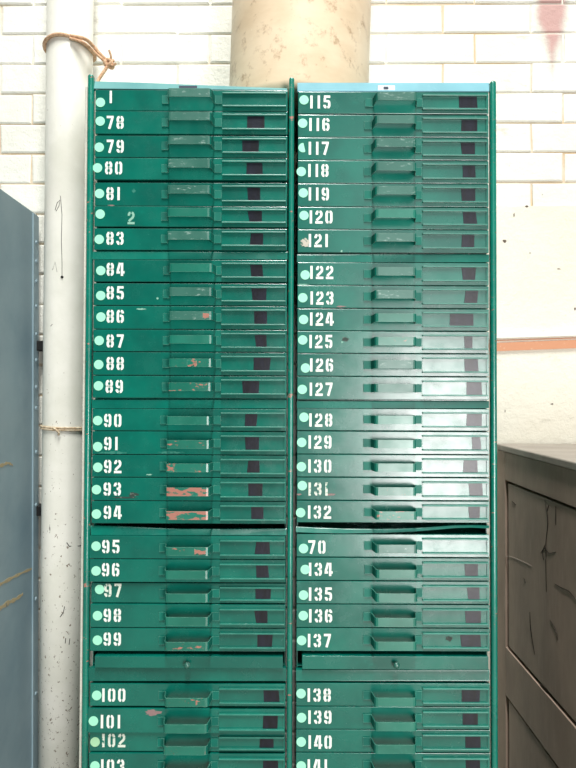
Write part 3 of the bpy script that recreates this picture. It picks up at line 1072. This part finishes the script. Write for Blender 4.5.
fl = obj('edge_flange', bm, M_STEEL, lk)
for i, yy in enumerate((243, 262, 282, 307, 335, 361, 388, 409, 453, 506, 600, 695)):
    z = zat(yy, lkF - 0.02, 35)
    bm = bmesh.new()
    bmesh.ops.create_uvsphere(bm, u_segments=10, v_segments=6, radius=0.0055)
    bmesh.ops.scale(bm, verts=bm.verts, vec=(0.55, 1, 1))
    bmesh.ops.translate(bm, verts=bm.verts, vec=(lkX + 0.004, lkF - 0.017, z))
    obj('rivet', bm, M_STEEL, fl, (lkX, lkF - 0.017, z), smooth=True)


def on_side(px, py, X):
    d = ROT @ Vector(((px - 288) / FPX, -(py - 384) / FPX, -1))
    s = (X - CAM.x) / d.x
    return CAM + d * s


def streak(cpts, w):
    """strip on the locker's side along photo points"""
    bm = bmesh.new()
    P = spline([on_side(a, b, lkX) for a, b in cpts], 5)
    prevv = None
    lo, hi = [], []
    for i, p in enumerate(P):
        k = w * (0.7 + 0.3 * math.sin(i * 1.7)) * (1 - 0.5 * i / len(P))
        lo.append((p.y, p.z - k)); hi.append((p.y, p.z + k))
    out = lo + hi[::-1]
    a = [bm.verts.new((lkX + 0.0006, y, z)) for y, z in out]
    b = [bm.verts.new((lkX, y, z)) for y, z in out]
    fs = []
    n = len(P)
    for S_ in (a, b):
        for i in range(n - 1):
            fs.append(bm.faces.new((S_[i], S_[i + 1], S_[2 * n - 2 - i], S_[2 * n - 1 - i])))
    N = len(out)
    for i in range(N):
        fs.append(bm.faces.new((a[i], a[(i + 1) % N], b[(i + 1) % N], b[i])))
    bmesh.ops.recalc_face_normals(bm, faces=fs)
    return bm


for cp, w in (([(-8, 588), (6, 580), (18, 574), (32, 568)], 0.006), ([(-8, 612), (4, 604), (12, 600), (19, 595)], 0.0085), ([(-8, 468), (0, 466), (5, 464), (10, 466)], 0.006)):
    o = obj('tape_residue', streak(cp, w), M_STRIP, lk)
    o['label'] = 'yellowed tape residue'

lk.rotation_euler = (0, R(-0.55), 0)          # stands a little out of plumb
lk.location.x += 1.9 * math.sin(R(0.55))

# ------------------------------------------------------------------ dark timber cabinet at the right
wX = xat(498.5, WY - 0.03)
wF = PY - 0.012
wN = -0.22
wz = at(499, 443.5, wF).z
wc = thing('timber_cupboard', 'dark weathered timber cupboard with dusty top and panelled side, right of the drawer rack', 'cupboard', (wX + 0.26, (wF + wN) / 2, 0))


def side_z(px, py):
    return on_side(px, py, wX).z


p1t, p1b = side_z(505, 480), side_z(505, 646)
p2t = side_z(505, 694)
yst = on_side(505.2, 560, wX).y               # inner edge of the far stile
bm = bmesh.new()
T = 0.022
zc_ = wz - 0.016
for (y0, y1, z0, z1) in ((yst, wF, 0, zc_), (wN, wN + 0.06, 0, zc_), (wN + 0.06, yst, p1t, zc_), (wN + 0.06, yst, p2t, p1b), (wN + 0.06, yst, 0, 0.12)):
    box(bm, wX, wX + T, y0, y1, z0, z1, 0.0015)
box(bm, wX + 0.52 - T, wX + 0.52, wN, wF, 0, zc_)
box(bm, wX + T, wX + 0.52 - T, wF - 0.012, wF, 0, zc_)
box(bm, wX + T, wX + 0.52 - T, wN + 0.03, wF - 0.012, 0.08, 0.10)
obj('frame', bm, M_WOOD, wc)
for (z0, z1) in ((p1b, p1t), (0.12, p2t)):
    bm = bmesh.new()
    box(bm, wX + 0.017, wX + 0.021, wN + 0.06, yst, z0, z1)
    box(bm, wX + 0.002, wX + 0.0175, wN + 0.076, yst - 0.017, z0 + 0.008, z1 - 0.006, 0.001)
    obj('side_panel', bm, M_WOOD, wc)
bm = bmesh.new()
box(bm, wX - 0.004, wX + 0.53, wN - 0.02, wF, zc_, wz, 0.003, 2)
o = obj('top_board', bm, M_WTOP, wc)
o['label'] = 'dusty grey timber top'
for i in (0, 1):
    bm = bmesh.new()
    xa = wX + T + 0.002 + i * 0.238
    box(bm, xa, xa + 0.236, wN + 0.005, wN + 0.026, 0.10, zc_ - 0.004, 0.002)
    d_ = obj('door', bm, M_WOOD, wc)
    bm = bmesh.new()
    bmesh.ops.create_uvsphere(bm, u_segments=12, v_segments=8, radius=0.013)
    bmesh.ops.translate(bm, verts=bm.verts, vec=(xa + (0.21 if i == 0 else 0.026), wN - 0.006, 0.75))
    obj('knob', bm, M_WOOD, d_, smooth=True)

def scratch(pts, r, mat, label=None):
    bm = bmesh.new()
    P = spline([on_side(a, b, wX + 0.002) for a, b in pts], 6)
    for p in P:
        p.x = wX + (0.0016 if p.y < yst - 0.017 else 0.0)
    n = len(P)
    tube(bm, P, r, 6, False, [r * (0.35 + 0.65 * math.sin(math.pi * (i + 0.5) / n)) for i in range(n)])
    o = obj('scratch', bm, mat, wc)
    if label:
        o['label'] = label


M_SCR = flat_paint('dark scratch', srgb(42, 34, 30), worn=srgb(90, 78, 70), amount=0.4)
M_SCRL = flat_paint('pale scratch', srgb(170, 158, 146), worn=srgb(130, 116, 106), amount=0.4)
for pts in ([(545, 500), (548, 522), (546, 546), (546.5, 592)], [(541, 553), (545, 548), (549, 553), (556, 552)], [(544, 560), (543, 552), (545, 545)], [(524, 578), (526, 583)],
            [(512, 501), (516, 505)], [(530, 612), (531, 630), (535, 655)], [(555, 584), (562, 588), (570, 592), (577, 602)], [(556, 506), (556, 525)], [(549, 505), (547, 512)],
            [(540, 683), (548, 690)], [(559, 745), (560, 758)], [(550, 620), (556, 630), (558, 640)]):
    scratch(pts, 0.0009, M_SCR, 'dark scratch')
for pts in ([(505.8, 556), (515, 558), (532, 566)], [(538, 478), (552, 490), (577, 503)], [(524, 724), (536, 738), (548, 752)]):
    scratch(pts, 0.0007, M_SCRL, 'pale scratch')

# ------------------------------------------------------------------ light
w = bpy.data.worlds.new('world')
SC.world = w
w.use_nodes = True
bg = w.node_tree.nodes['Background']
bg.inputs[0].default_value = (0.93, 0.97, 1.0, 1)
bg.inputs[1].default_value = 0.05


def area(name, loc, target, sx, sy, power, color, spread=180):
    l = bpy.data.lights.new(name, 'AREA')
    l.shape = 'RECTANGLE'; l.size = sx; l.size_y = sy; l.energy = power; l.color = color
    l.spread = R(spread)
    o = bpy.data.objects.new(name, l)
    COL.objects.link(o)
    o.location = loc
    o.rotation_euler = (Vector(target) - Vector(loc)).to_track_quat('-Z', 'Y').to_euler()
    return o


area('skylight', (0.05, -2.5, 6.5), (0.05, -2.499, 0), 0.32, 3.0, 920, (0.99, 0.995, 0.965))
area('open_doorway', (1.06, -3.0, 1.05), (1.06, 0, 1.05), 0.8, 1.5, 135, (1.0, 0.965, 0.95))
area('added_haze_light', (0.85, -3.0, 2.75), (0.85, 0, 2.75), 1.3, 1.6, 15, (0.97, 0.99, 1.0))  # added light out of view, lays a reflected haze over the right column

SC.view_settings.view_transform = 'Standard'
SC.view_settings.look = 'None'
SC.view_settings.gamma = 1
SC.view_settings.use_curve_mapping = False
SC.view_settings.exposure = -0.82
